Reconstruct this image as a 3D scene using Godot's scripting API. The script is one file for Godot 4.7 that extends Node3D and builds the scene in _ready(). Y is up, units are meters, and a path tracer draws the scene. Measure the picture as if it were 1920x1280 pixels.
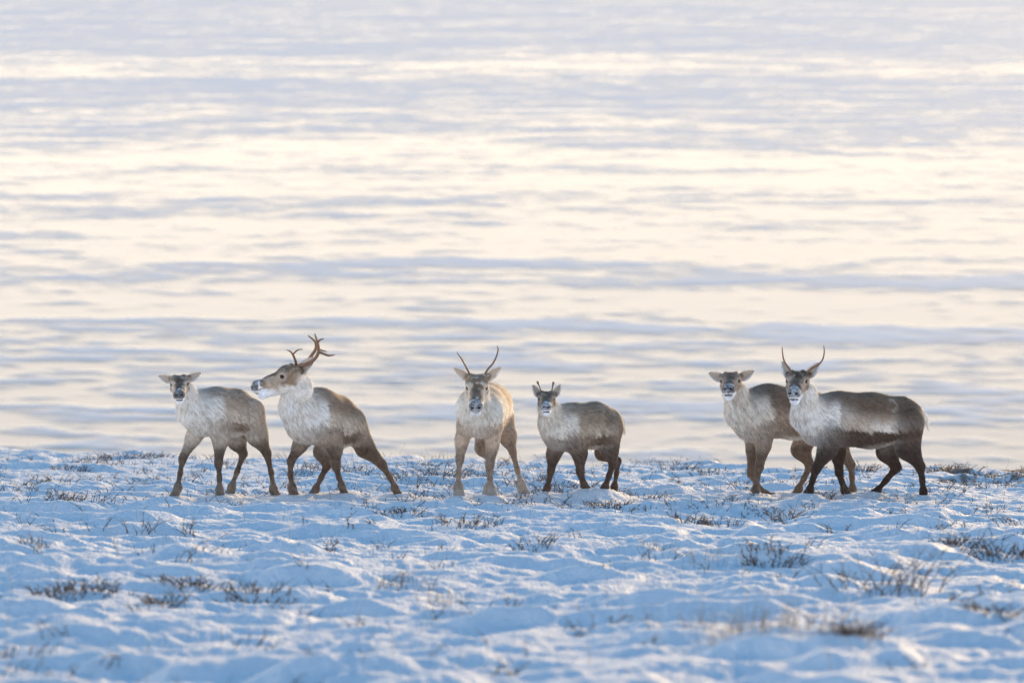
extends Node3D
# Six reindeer on a snowy tundra slope above a frozen lake, at dusk. Units are metres, y is up.

const HERD := 40.0                 # metres from the camera to the herd
const EYE := Vector3(0.0, 5.978, 0.0)
const PITCH := -6.335
const SLOPE := 0.108               # the hillside falls away from the camera
const LAKE := -30.0

var look: Basis
var focal := 7804.0
var rng := RandomNumberGenerator.new()
var hooves: Array = []
var shrub_spots: Array = []
var n_broad := FastNoiseLite.new()
var n_hum := FastNoiseLite.new()
var n_mid := FastNoiseLite.new()
var n_fine := FastNoiseLite.new()
var n_heath := FastNoiseLite.new()
var n_fur := FastNoiseLite.new()
var n_ice := FastNoiseLite.new()
var n_ice2 := FastNoiseLite.new()
var fur_mat: StandardMaterial3D
var antler_mat: StandardMaterial3D
var eye_mat: StandardMaterial3D
var twig_mat: StandardMaterial3D


func _ready() -> void:
	rng.seed = 7
	make_camera()
	make_sky()
	make_noise()
	make_materials()
	var herd := herd_list()
	for r in herd:
		lay_skeleton(r)
	shrub_spots = shrub_list()
	make_ground()
	make_lake()
	for r in herd:
		make_reindeer(r)
	make_shrubs()
	make_scatter()


# ------------------------------------------------------------------ camera, sky, sun

func make_camera() -> void:
	var cam := Camera3D.new()
	cam.name = "camera"
	var lens := CameraAttributesPhysical.new()
	lens.frustum_focal_length = 146.35
	lens.frustum_focus_distance = 40.4
	lens.exposure_aperture = 2.5
	cam.attributes = lens
	cam.near = 0.5
	cam.far = 9000.0
	add_child(cam)
	cam.position = EYE
	cam.rotation_degrees = Vector3(PITCH, 0, 0)
	cam.fov = 9.376
	cam.current = true
	look = Basis.from_euler(Vector3(deg_to_rad(PITCH), 0, 0))


func make_sky() -> void:
	# a clear sky after sunset: blue overhead, a warm glow all round the horizon, strengthened behind the camera to light the herd
	var w := 512
	var h := 256
	var im := Image.create(w, h, false, Image.FORMAT_RGBF)
	for y in h:
		var el := (0.5 - (y + 0.5) / h) * PI
		for x in w:
			var az := (x + 0.5) / w * TAU        # 0 is straight ahead of the camera
			var up := maxf(el, 0.0)
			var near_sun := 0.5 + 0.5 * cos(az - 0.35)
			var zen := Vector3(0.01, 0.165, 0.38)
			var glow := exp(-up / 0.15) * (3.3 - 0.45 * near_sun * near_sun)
			var veil := exp(-up / 0.50) * 0.10
			var warm := Vector3(1.0, 0.755, 0.44).lerp(Vector3(1.0, 0.83, 0.66), 1.0 - near_sun)
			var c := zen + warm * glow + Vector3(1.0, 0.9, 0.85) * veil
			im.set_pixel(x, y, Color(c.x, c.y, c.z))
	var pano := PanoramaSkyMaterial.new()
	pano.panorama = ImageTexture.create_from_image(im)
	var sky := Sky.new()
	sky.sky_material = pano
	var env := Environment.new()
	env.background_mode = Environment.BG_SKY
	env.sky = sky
	env.tonemap_mode = Environment.TONE_MAPPER_LINEAR
	env.tonemap_exposure = 1.6
	env.sdfgi_enabled = true
	env.ssao_enabled = true
	env.ssil_enabled = true
	var we := WorldEnvironment.new()
	we.name = "environment"
	we.environment = env
	add_child(we)
	var sun := DirectionalLight3D.new()
	sun.name = "sun"
	sun.light_color = Color(1.0, 0.84, 0.60)
	sun.light_energy = 1.2
	sun.light_angular_distance = 6.0
	sun.shadow_enabled = true
	add_child(sun)
	sun.rotation_degrees = Vector3(-8.0, 180.0 - 20.0, 0)


func make_noise() -> void:
	var list := [n_broad, n_hum, n_mid, n_fine, n_heath, n_fur, n_ice, n_ice2]
	for i in list.size():
		var n: FastNoiseLite = list[i]
		n.seed = 11 + i * 17
		n.frequency = 1.0
		n.noise_type = FastNoiseLite.TYPE_SIMPLEX_SMOOTH
		n.fractal_type = FastNoiseLite.FRACTAL_NONE
	for n in [n_hum, n_heath, n_ice2]:
		n.fractal_type = FastNoiseLite.FRACTAL_FBM
		n.fractal_octaves = 3
	n_ice.fractal_type = FastNoiseLite.FRACTAL_FBM
	n_ice.fractal_octaves = 5
	n_ice.fractal_gain = 0.55


func make_materials() -> void:
	fur_mat = StandardMaterial3D.new()
	fur_mat.resource_name = "fur"
	fur_mat.vertex_color_use_as_albedo = true
	fur_mat.roughness = 0.9
	fur_mat.metallic_specular = 0.25
	fur_mat.rim_enabled = true
	fur_mat.rim = 0.35
	fur_mat.rim_tint = 0.3
	antler_mat = StandardMaterial3D.new()
	antler_mat.resource_name = "antler"
	antler_mat.vertex_color_use_as_albedo = true
	antler_mat.roughness = 0.6
	eye_mat = StandardMaterial3D.new()
	eye_mat.resource_name = "eye"
	eye_mat.albedo_color = Color(0.02, 0.015, 0.012)
	eye_mat.roughness = 0.12
	twig_mat = StandardMaterial3D.new()
	twig_mat.resource_name = "twig"
	twig_mat.vertex_color_use_as_albedo = true
	twig_mat.roughness = 0.9


# ------------------------------------------------------------------ helpers

func at(px: float, py: float, dz := 0.0) -> Vector3:
	var r := look * Vector3((px - 960.0) / focal, (640.0 - py) / focal, -1.0)
	return EYE + r * ((HERD - dz) / -r.z)


func part(called: String, verts: PackedVector3Array, norms: PackedVector3Array, cols: PackedColorArray, idx: PackedInt32Array, m: Material, parent: Node) -> MeshInstance3D:
	var a := []
	a.resize(Mesh.ARRAY_MAX)
	a[Mesh.ARRAY_VERTEX] = verts
	a[Mesh.ARRAY_NORMAL] = norms
	if cols.size():
		a[Mesh.ARRAY_COLOR] = cols
	a[Mesh.ARRAY_INDEX] = idx
	var me := ArrayMesh.new()
	me.add_surface_from_arrays(Mesh.PRIMITIVE_TRIANGLES, a)
	me.surface_set_material(0, m)
	var o := MeshInstance3D.new()
	o.name = called
	o.mesh = me
	parent.add_child(o, true)
	return o


func tag(o: Node, label: String, category: String, group := "", kind := "") -> void:
	if label:
		o.set_meta("label", label)
	if category:
		o.set_meta("category", category)
	if group:
		o.set_meta("group", group)
	if kind:
		o.set_meta("kind", kind)


# ------------------------------------------------------------------ terrain

func crest(x: float) -> float:
	return 50.3 - 0.75 * x + 1.6 * n_broad.get_noise_2d(x * 0.45, 90.0) + 0.7 * n_mid.get_noise_2d(x * 1.6, 33.0)


func heath_at(x: float, d: float) -> float:
	# how much the dark heath shows through the snow, 0 to 1
	var m := n_heath.get_noise_2d(x * 0.9, d * 0.55) + 0.35 * n_mid.get_noise_2d(x * 6.0, d * 4.0)
	var more := 0.0
	if d > 41.0:
		more = 0.46 * smoothstep(3.9, 5.0, x) * smoothstep(41.5, 43.5, d)
	return smoothstep(0.60, 0.80, m * 0.6 + more * 1.4)


func ground_y(x: float, z: float) -> float:
	var d := -z
	var near_herd := exp(-pow((d - 40.0) / 2.2, 2.0))
	var y := SLOPE * (HERD - d)
	y += 0.10 * n_broad.get_noise_2d(x * 0.16, d * 0.14) * (1.0 - 0.85 * near_herd) * smoothstep(52.0, 46.0, d)
	var calm := 1.0 - 0.45 * near_herd + 0.1 * smoothstep(36.0, 28.0, d)
	var back := 1.0 - 0.30 * smoothstep(43.0, 49.0, d)
	var hm := n_hum.get_noise_2d(x * 0.5, d * 0.85)
	y += (0.10 * absf(hm) + 0.065 * hm - 0.026) * calm * back
	y += 0.030 * n_mid.get_noise_2d(x * 1.5, d * 2.2) * back
	y += 0.017 * n_mid.get_noise_2d(x * 5.6 + 40.0, d * 5.0) * (0.6 + 0.6 * n_heath.get_noise_2d(x * 0.7, d * 0.6 + 30.0))
	y += 0.007 * n_fine.get_noise_2d(x * 12.0, d * 10.0) * (0.7 + 0.9 * n_mid.get_noise_2d(x * 1.1, d * 1.1 + 9.0))
	var over := d - crest(x)
	if over > 0.0:
		y -= minf(0.045 * over * over, 0.5 * over)
	if d > 38.3 and d < 42.0:
		for hf in hooves:
			var dx: float = x - hf.x
			var dd: float = z - hf.z
			var q := dx * dx + dd * dd
			if q < 0.25:
				var w := exp(-q / 0.028)
				y = lerpf(y, hf.y + 0.065, w)
				# a little rim of pushed-up snow round each hoof
				y += 0.012 * exp(-pow((sqrt(q) - 0.13) / 0.04, 2.0)) * (0.5 + n_fine.get_noise_2d(x * 9.0, z * 9.0))
	return y


func make_ground() -> void:
	var rows := PackedFloat32Array()
	var d := 14.0
	while d < 62.0:
		rows.append(d)
		d += 0.050 if d < 30.0 else (0.045 if d < 37.5 else (0.032 if d < 43.0 else (0.06 if d < 56.0 else 0.3)))
	while d < 130.0:
		rows.append(d)
		d += 2.0
	var nc := 760
	var nr := rows.size()
	var verts := PackedVector3Array()
	var cols := PackedColorArray()
	verts.resize(nr * nc)
	cols.resize(nr * nc)
	var snow := Color(0.77, 0.79, 0.81)
	var heath := Color(0.11, 0.066, 0.055)
	for i in nr:
		d = rows[i]
		var half := 3.2 + 0.17 * d
		for j in nc:
			var u := (j / float(nc - 1)) * 2.0 - 1.0
			var x := half * (u + 0.5 * u * u * u * u * u)
			verts[i * nc + j] = Vector3(x, maxf(ground_y(x, -d), LAKE - 1.0), -d)
			cols[i * nc + j] = snow.lerp(heath, heath_at(x, d) * 0.85) if d < 60.0 else snow
	var idx := PackedInt32Array()
	idx.resize((nr - 1) * (nc - 1) * 6)
	var t := 0
	for i in nr - 1:
		for j in nc - 1:
			var a := i * nc + j
			idx[t] = a
			idx[t + 1] = a + nc
			idx[t + 2] = a + 1
			idx[t + 3] = a + 1
			idx[t + 4] = a + nc
			idx[t + 5] = a + nc + 1
			t += 6
	var norms := grid_normals(verts, nr, nc)
	var m := StandardMaterial3D.new()
	m.resource_name = "snow"
	m.vertex_color_use_as_albedo = true
	m.roughness = 0.75
	m.metallic_specular = 0.35
	var grain := FastNoiseLite.new()
	grain.seed = 5
	grain.frequency = 0.035
	grain.fractal_octaves = 4
	var nt := NoiseTexture2D.new()
	nt.noise = grain
	nt.width = 512
	nt.height = 512
	nt.seamless = true
	m.heightmap_enabled = true
	m.heightmap_texture = nt
	m.heightmap_scale = 1.4
	m.uv1_triplanar = true
	m.uv1_world_triplanar = true
	m.uv1_scale = Vector3(1.6, 1.6, 1.6)
	var o := part("snowy_hillside_ground", verts, norms, cols, idx, m, self)
	tag(o, "blue shaded snow on the tundra slope under the herd", "snow", "", "structure")


func grid_normals(v: PackedVector3Array, nr: int, nc: int) -> PackedVector3Array:
	var out := PackedVector3Array()
	out.resize(v.size())
	for i in nr:
		var i0 := maxi(i - 1, 0) * nc
		var i1 := mini(i + 1, nr - 1) * nc
		for j in nc:
			var dx := v[i * nc + mini(j + 1, nc - 1)] - v[i * nc + maxi(j - 1, 0)]
			var dz := v[i0 + j] - v[i1 + j]
			out[i * nc + j] = dz.cross(dx).normalized()
	return out


# ------------------------------------------------------------------ frozen lake

# how far the wind-blown snow covers the ice: metres out over the lake, share
const BANDS := [[248, 0.29], [258, 0.29], [268, 0.32], [278, 0.4], [290, 0.36], [298, 0.45], [310, 0.48], [316, 0.3], [322, 0.53], [335, 0.72], [338, 0.08], [355, 0.08], [363, 0.32], [372, 0.65], [386, 0.65], [392, 0.03], [416, 0.05], [429, 0.24], [453, 0.26], [477, 0.36], [489, 0.12], [507, 0.08], [521, 0.27], [531, 0.17], [552, 0.17], [571, 0.5], [605, 0.56], [655, 0.53], [687, 0.73], [741, 0.76], [772, 0.43], [836, 0.46], [894, 0.81], [1024, 0.75], [1251, 0.78], [1704, 0.81]]


func band(d: float) -> float:
	for i in BANDS.size() - 1:
		if d < BANDS[i + 1][0]:
			var t := clampf((d - BANDS[i][0]) / float(BANDS[i + 1][0] - BANDS[i][0]), 0.0, 1.0)
			return lerpf(BANDS[i][1], BANDS[i + 1][1], t)
	return 0.75


func snow_cover(x: float, d: float) -> float:
	var b := band(d * (1.0 + 0.035 * n_ice2.get_noise_2d(x * 0.012, d * 0.004)) + x * 0.04)
	var n := 0.95 * n_ice.get_noise_2d(x / 90.0, d / 24.0) + 0.85 * n_ice2.get_noise_2d(x / 24.0, d / 8.0) + 0.60 * n_fine.get_noise_2d(x / 9.0, d / 3.4) + 0.45 * n_fine.get_noise_2d(x / 3.2 + 70.0, d / 1.6)
	return smoothstep(0.22, 0.84, b * 0.88 + 0.05 + n * 0.55)


func make_lake() -> void:
	# drifts of wind-packed snow lie as low relief on smooth ice
	var nr := 900
	var nc := 300
	var verts := PackedVector3Array()
	var uvs := PackedVector2Array()
	verts.resize(nr * nc)
	uvs.resize(nr * nc)
	var d0 := 110.0
	var d1 := 7000.0
	for i in nr:
		var t := i / float(nr - 1)
		var d := 1.0 / lerpf(1.0 / d0, 1.0 / d1, t)
		for j in nc:
			var u := (j / float(nc - 1)) * 2.0 - 1.0
			var x := d * 0.28 * u
			var s := snow_cover(x, d)
			var y := LAKE + 0.10 * s + 0.05 * s * n_ice2.get_noise_2d(x * 0.25, d * 0.4)
			verts[i * nc + j] = Vector3(x, y, -d)
			uvs[i * nc + j] = Vector2(x / 480.0 + 0.5, (d - 100.0) / 1400.0)
	var idx := PackedInt32Array()
	for i in nr - 1:
		for j in nc - 1:
			var a := i * nc + j
			idx.append_array([a, a + nc, a + 1, a + 1, a + nc, a + nc + 1])
	# colour and gloss of snow and ice
	var tw := 1500
	var th := 1900
	var col := Image.create(tw, th, false, Image.FORMAT_RGB8)
	var rough := Image.create(tw, th, false, Image.FORMAT_RGB8)
	for j in th:
		var d := 100.0 + 1400.0 * (j + 0.5) / th
		for i in tw:
			var x := 480.0 * ((i + 0.5) / tw - 0.5)
			var s := snow_cover(x, d)
			var c := Color(0.24, 0.23, 0.22).lerp(Color(0.68, 0.70, 0.73), s)
			col.set_pixel(i, j, c.linear_to_srgb())
			var r := lerpf(0.22, 0.42, s)
			rough.set_pixel(i, j, Color(r, r, r))
	var m := StandardMaterial3D.new()
	m.resource_name = "ice_and_drifted_snow"
	m.albedo_texture = ImageTexture.create_from_image(col)
	m.roughness = 1.0
	m.roughness_texture = ImageTexture.create_from_image(rough)
	m.metallic_specular = 0.35
	var a := []
	a.resize(Mesh.ARRAY_MAX)
	a[Mesh.ARRAY_VERTEX] = verts
	a[Mesh.ARRAY_NORMAL] = grid_normals(verts, nr, nc)
	a[Mesh.ARRAY_TEX_UV] = uvs
	a[Mesh.ARRAY_INDEX] = idx
	var me := ArrayMesh.new()
	me.add_surface_from_arrays(Mesh.PRIMITIVE_TRIANGLES, a)
	me.surface_set_material(0, m)
	var o := MeshInstance3D.new()
	o.name = "frozen_lake_ice"
	o.mesh = me
	add_child(o)
	tag(o, "frozen lake with bands of drifted snow and glossy ice", "ice", "", "structure")


# ------------------------------------------------------------------ reindeer: measures

# Joints are measured in the picture's pixels (195 to a metre at the herd) with a radius in pixels; the fourth number of a
# joint is its offset to the animal's left in metres ("side" animals) or towards the camera ("front" animals).
func herd_list() -> Array:
	return [
		{ "name": "reindeer", "label": "pale grey antlerless reindeer at far left, body turned away from the antlered one", "px": 415, "py": 934, "yaw": 40.0,
			"trunk": [[384, 772, 46, 0], [405, 770, 46, 0], [438, 773, 46, 0], [459, 777, 37, 0]], "q": 0.76,
			"neck": [[376, 778, 42, 0], [358, 768, 33, 0.03], [346, 738, 23, 0.05]],
			"legs": [
				[-0.10, [372, 800, 26], [362, 820, 16], [342, 859, 10], [337, 888, 7.5], [333, 911, 8.5], [323, 936, 10]],
				[0.10, [405, 795, 26], [413, 824, 17], [409, 868, 10], [411, 895, 7.5], [411, 916, 9], [412, 934, 10]],
				[-0.10, [452, 790, 30], [444, 826, 20], [456, 850, 10.5], [444, 884, 7.5], [434, 911, 8.5], [430, 931, 10]],
				[0.10, [472, 775, 30], [482, 815, 23], [500, 849, 11], [508, 885, 8], [512, 914, 9], [517, 934, 10]]],
			"head": [337, 721, 0.40, 2.0, -1.0, 3.0, 0.90], "ears": [20, 24], "pal": "grey", "snow": 0.25 },
		{ "name": "reindeer", "label": "reindeer in profile with branching antlers, second from the left", "px": 620, "py": 934, "yaw": 48.0,
			"trunk": [[577, 782, 50, 0], [597, 780, 54, 0], [630, 792, 52, 0], [652, 799, 38, 0]], "q": 0.78,
			"neck": [[572, 782, 50, 0], [556, 762, 40, 0.0], [550, 724, 27, 0.0]],
			"legs": [
				[-0.13, [575, 812, 26], [562, 834, 16], [545, 864, 10], [544, 890, 8], [547, 911, 9.5], [551, 932, 11]],
				[0.13, [617, 812, 28], [628, 840, 17], [630, 874, 11], [635, 894, 8], [640, 908, 8], [647, 931, 8.5]],
				[-0.11, [628, 820, 28], [604, 846, 19], [613, 872, 11], [602, 895, 8], [592, 914, 8], [583, 932, 8.5]],
				[0.11, [662, 795, 32], [684, 838, 21], [716, 870, 12], [731, 895, 8.5], [740, 912, 8], [749, 932, 8.5]]],
			"head": [551, 706, 0.48, -86.0, 1.0, 0.0, 1.12], "ears": [60, 60], "pal": "pale", "snow": 0.5, "ear_back": 0.9,
			"antlers": [
				[[[556, 686, 0.42, 3.2], [566, 684, 0.37, 3.0], [578, 674, 0.32, 2.8], [587, 662, 0.31, 2.8], [592, 652, 0.33, 2.6], [591, 641, 0.34, 2.2], [584, 634, 0.36, 1.6], [577, 629, 0.38, 0.8]],
				 [[556, 686, 0.42, 2.8], [553, 674, 0.50, 2.2], [548, 663, 0.54, 1.8], [543, 658, 0.55, 1.2], [537, 656, 0.56, 0.6]],
				 [[549, 664, 0.53, 1.6], [555, 658, 0.57, 1.3], [561, 655, 0.59, 0.9], [567, 655, 0.60, 0.6]]],
				[[[560, 685, 0.55, 3.2], [572, 683, 0.60, 3.0], [587, 675, 0.64, 2.8], [595, 665, 0.66, 2.8], [597, 653, 0.65, 2.6], [595, 641, 0.63, 2.2], [592, 632, 0.62, 1.5], [590, 625, 0.61, 0.7]],
				 [[597, 660, 0.65, 2.4], [604, 662, 0.68, 2.2], [614, 666, 0.71, 1.7], [622, 666, 0.72, 1.2], [628, 664, 0.72, 0.6]],
				 [[598, 655, 0.65, 1.6], [605, 657, 0.62, 1.3], [612, 659, 0.60, 0.7]],
				 [[595, 643, 0.63, 1.9], [600, 637, 0.66, 1.5], [607, 635, 0.68, 0.7]]]] },
		{ "name": "reindeer", "label": "reindeer facing the camera head on with two thin spike antlers, third from the left", "px": 912, "py": 936, "yaw": 80.0, "front": true,
			"trunk": [[901, 775, 47, 0.22], [903, 771, 50, 0.05], [911, 765, 50, -0.25], [918, 762, 46, -0.52], [922, 762, 36, -0.66]], "q": 0.98,
			"neck": [[898, 778, 40, 0.27], [896, 760, 31, 0.40], [895, 733, 24, 0.48]],
			"legs": [
				[0, [872, 800, 25, 0.20], [866, 826, 17, 0.22], [862, 861, 11.5, 0.26], [860, 888, 8, 0.27], [859, 910, 9.5, 0.28], [861, 933, 13, 0.31]],
				[0, [926, 802, 25, 0.20], [923, 832, 17, 0.22], [918, 874, 12, 0.25], [919, 897, 8, 0.26], [920, 914, 10, 0.27], [922, 933, 13, 0.30]],
				[0, [908, 795, 30, -0.60], [903, 838, 17, -0.48], [921, 862, 10, -0.66], [918, 890, 8, -0.62], [915, 912, 9, -0.60], [913, 932, 11, -0.56]],
				[0, [944, 790, 33, -0.55], [953, 818, 22, -0.46], [961, 845, 11, -0.55], [970, 880, 8.5, -0.50], [978, 908, 9.5, -0.47], [984, 930, 13, -0.42]]],
			"head": [895, 722, 0.52, -2.0, 15.0, 0.0, 1.06], "ears": [32, 36], "pal": "cream", "snow": 0.55,
			"antlers": [
				[[[882, 704, 0.50, 2.6], [876, 692, 0.48, 2.3], [870, 681, 0.47, 2.0], [863, 669, 0.47, 1.6], [856, 660, 0.48, 0.9]]],
				[[[908, 704, 0.50, 2.6], [915, 692, 0.48, 2.3], [925, 680, 0.46, 2.1], [931, 667, 0.46, 1.8], [934, 655, 0.47, 1.5], [932, 648, 0.48, 0.9]]]] },
		{ "name": "reindeer", "label": "smallest reindeer calf with short knobbed antlers, fourth from the left", "px": 1090, "py": 928, "yaw": 32.0,
			"trunk": [[1052, 800, 44, 0], [1072, 800, 46, 0], [1115, 797, 45, 0], [1138, 798, 36, 0]], "q": 0.80,
			"neck": [[1048, 803, 39, 0], [1035, 790, 30, 0.03], [1029, 764, 21, 0.04]],
			"legs": [
				[-0.09, [1046, 830, 23], [1038, 852, 15], [1033, 882, 9], [1030, 898, 7], [1026, 912, 7.5], [1022, 928, 8]],
				[0.09, [1076, 826, 25], [1087, 850, 16], [1088, 884, 10], [1091, 896, 8], [1095, 906, 7.5], [1102, 921, 8]],
				[-0.09, [1135, 812, 26], [1130, 848, 16], [1158, 864, 9.5], [1156, 888, 7], [1152, 910, 7.5], [1149, 929, 8]],
				[0.09, [1143, 806, 30], [1143, 842, 20], [1150, 868, 11], [1142, 892, 8], [1135, 911, 8.5], [1131, 923, 9]]],
			"patches": [[1142, 788, 0.16, 0.10, 0.55], [1106, 760, 0.1, 0.12, 0.25]],
			"head": [1025, 750, 0.36, -1.0, -6.0, 0.0, 0.82], "ears": [58, 60], "pal": "brown", "snow": 0.7,
			"antlers": [
				[[[1015, 736, 0.34, 1.6], [1013, 728, 0.33, 1.3], [1010, 721, 0.33, 1.5], [1008.5, 717.5, 0.33, 2.9], [1007.5, 714.5, 0.33, 2.2]]],
				[[[1034, 736, 0.34, 1.6], [1035.5, 728, 0.33, 1.4], [1036.5, 723, 0.33, 1.7], [1037.5, 718.5, 0.33, 2.9], [1038, 715.5, 0.33, 2.2]]]] },
		{ "name": "reindeer", "label": "antlerless reindeer half hidden behind the darkest one, second from the right", "px": 1470, "py": 933, "yaw": 24.0, "depth": -0.75,
			"trunk": [[1418, 777, 52, 0], [1440, 770, 52, 0], [1490, 775, 50, 0], [1545, 780, 44, 0]], "q": 0.76,
			"neck": [[1410, 784, 46, 0], [1390, 772, 36, 0.06], [1379, 738, 25, 0.12]],
			"legs": [
				[-0.11, [1412, 806, 24], [1412, 842, 14], [1408, 888, 9.5], [1420, 909, 7.5], [1436, 924, 8], [1452, 933, 8]],
				[0.11, [1434, 800, 27], [1432, 834, 16], [1424, 876, 10.5], [1420, 898, 7.5], [1417, 914, 8], [1417, 931, 8.5]],
				[-0.11, [1520, 800, 30], [1502, 842, 20], [1520, 872, 11], [1508, 896, 8], [1498, 914, 8], [1490, 931, 9]],
				[0.11, [1562, 795, 32], [1572, 838, 21], [1596, 871, 11], [1598, 895, 8], [1599, 914, 8.5], [1600, 931, 9]]],
			"head": [1371, 718, -0.36, -8.0, -9.0, 2.0, 1.0], "ears": [24, 30], "pal": "taupe", "snow": 0.45 },
		{ "name": "reindeer", "label": "darkest reindeer walking with dark legs and two upright spike antlers, far right", "px": 1620, "py": 935, "yaw": 17.0,
			"trunk": [[1545, 786, 50, 0], [1572, 785, 53, 0], [1635, 788, 54, 0], [1690, 786, 44, 0], [1706, 788, 34, 0]], "q": 0.74,
			"neck": [[1535, 792, 48, 0], [1515, 778, 37, 0.06], [1507, 740, 26, 0.12]],
			"legs": [
				[0.12, [1560, 810, 32], [1552, 842, 20], [1530, 880, 11], [1524, 900, 8.5], [1519, 916, 8.5], [1512, 931, 9.5]],
				[-0.12, [1565, 815, 28], [1572, 850, 16], [1574, 886, 10], [1579, 903, 8], [1584, 916, 8.5], [1590, 932, 9]],
				[-0.11, [1680, 805, 32], [1664, 846, 22], [1682, 876, 12], [1662, 900, 8.5], [1646, 918, 8], [1636, 928, 8.5]],
				[0.11, [1702, 795, 36], [1703, 838, 26], [1726, 874, 12.5], [1730, 900, 8.5], [1732, 918, 8.5], [1732, 934, 9]]],
			"curl": [1675, 761],
			"head": [1497, 716, 0.32, -11.0, -2.0, 2.0, 1.06], "ears": [62, 50], "pal": "dark", "snow": 0.65,
			"antlers": [
				[[[1485, 698, 0.37, 2.4], [1478, 688, 0.35, 2.2], [1471, 677, 0.34, 2.0], [1468, 664, 0.35, 1.6], [1467, 650, 0.37, 0.8]]],
				[[[1512, 699, 0.37, 2.4], [1524, 690, 0.34, 2.2], [1537, 682, 0.32, 2.0], [1544, 671, 0.31, 1.8], [1546, 659, 0.31, 1.5], [1545, 647, 0.24, 0.8]]]] },
	]


const PALS := {
	# back, side, flank stripe, belly, neck, shoulder, leg, foot, face, bridge of the nose
	"grey": [[0.37, 0.33, 0.30], [0.60, 0.555, 0.51], [0.24, 0.20, 0.18], [0.70, 0.68, 0.65], [0.92, 0.90, 0.87], [0.46, 0.43, 0.40], [0.11, 0.095, 0.088], [0.20, 0.185, 0.175], [0.25, 0.205, 0.175], [0.09, 0.075, 0.07]],
	"pale": [[0.27, 0.205, 0.165], [0.58, 0.51, 0.44], [0.115, 0.09, 0.08], [0.72, 0.70, 0.67], [0.92, 0.90, 0.87], [0.34, 0.29, 0.25], [0.115, 0.09, 0.08], [0.17, 0.14, 0.125], [0.27, 0.215, 0.175], [0.15, 0.12, 0.10]],
	"cream": [[0.52, 0.44, 0.36], [0.78, 0.72, 0.63], [0.34, 0.27, 0.22], [0.76, 0.72, 0.66], [0.90, 0.86, 0.79], [0.52, 0.43, 0.36], [0.24, 0.205, 0.185], [0.38, 0.36, 0.35], [0.34, 0.27, 0.21], [0.16, 0.13, 0.115]],
	"brown": [[0.31, 0.265, 0.225], [0.43, 0.375, 0.32], [0.13, 0.10, 0.088], [0.62, 0.58, 0.53], [0.84, 0.80, 0.74], [0.27, 0.225, 0.195], [0.095, 0.072, 0.064], [0.10, 0.075, 0.065], [0.16, 0.125, 0.105], [0.11, 0.09, 0.08]],
	"taupe": [[0.165, 0.135, 0.118], [0.30, 0.26, 0.235], [0.27, 0.235, 0.21], [0.68, 0.65, 0.61], [0.86, 0.82, 0.76], [0.30, 0.265, 0.24], [0.14, 0.115, 0.105], [0.15, 0.125, 0.11], [0.25, 0.20, 0.17], [0.12, 0.10, 0.09]],
	"dark": [[0.155, 0.125, 0.108], [0.46, 0.41, 0.365], [0.085, 0.065, 0.058], [0.66, 0.63, 0.58], [0.92, 0.90, 0.87], [0.085, 0.067, 0.06], [0.050, 0.038, 0.035], [0.048, 0.036, 0.033], [0.115, 0.092, 0.08], [0.085, 0.07, 0.062]],
}


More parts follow.
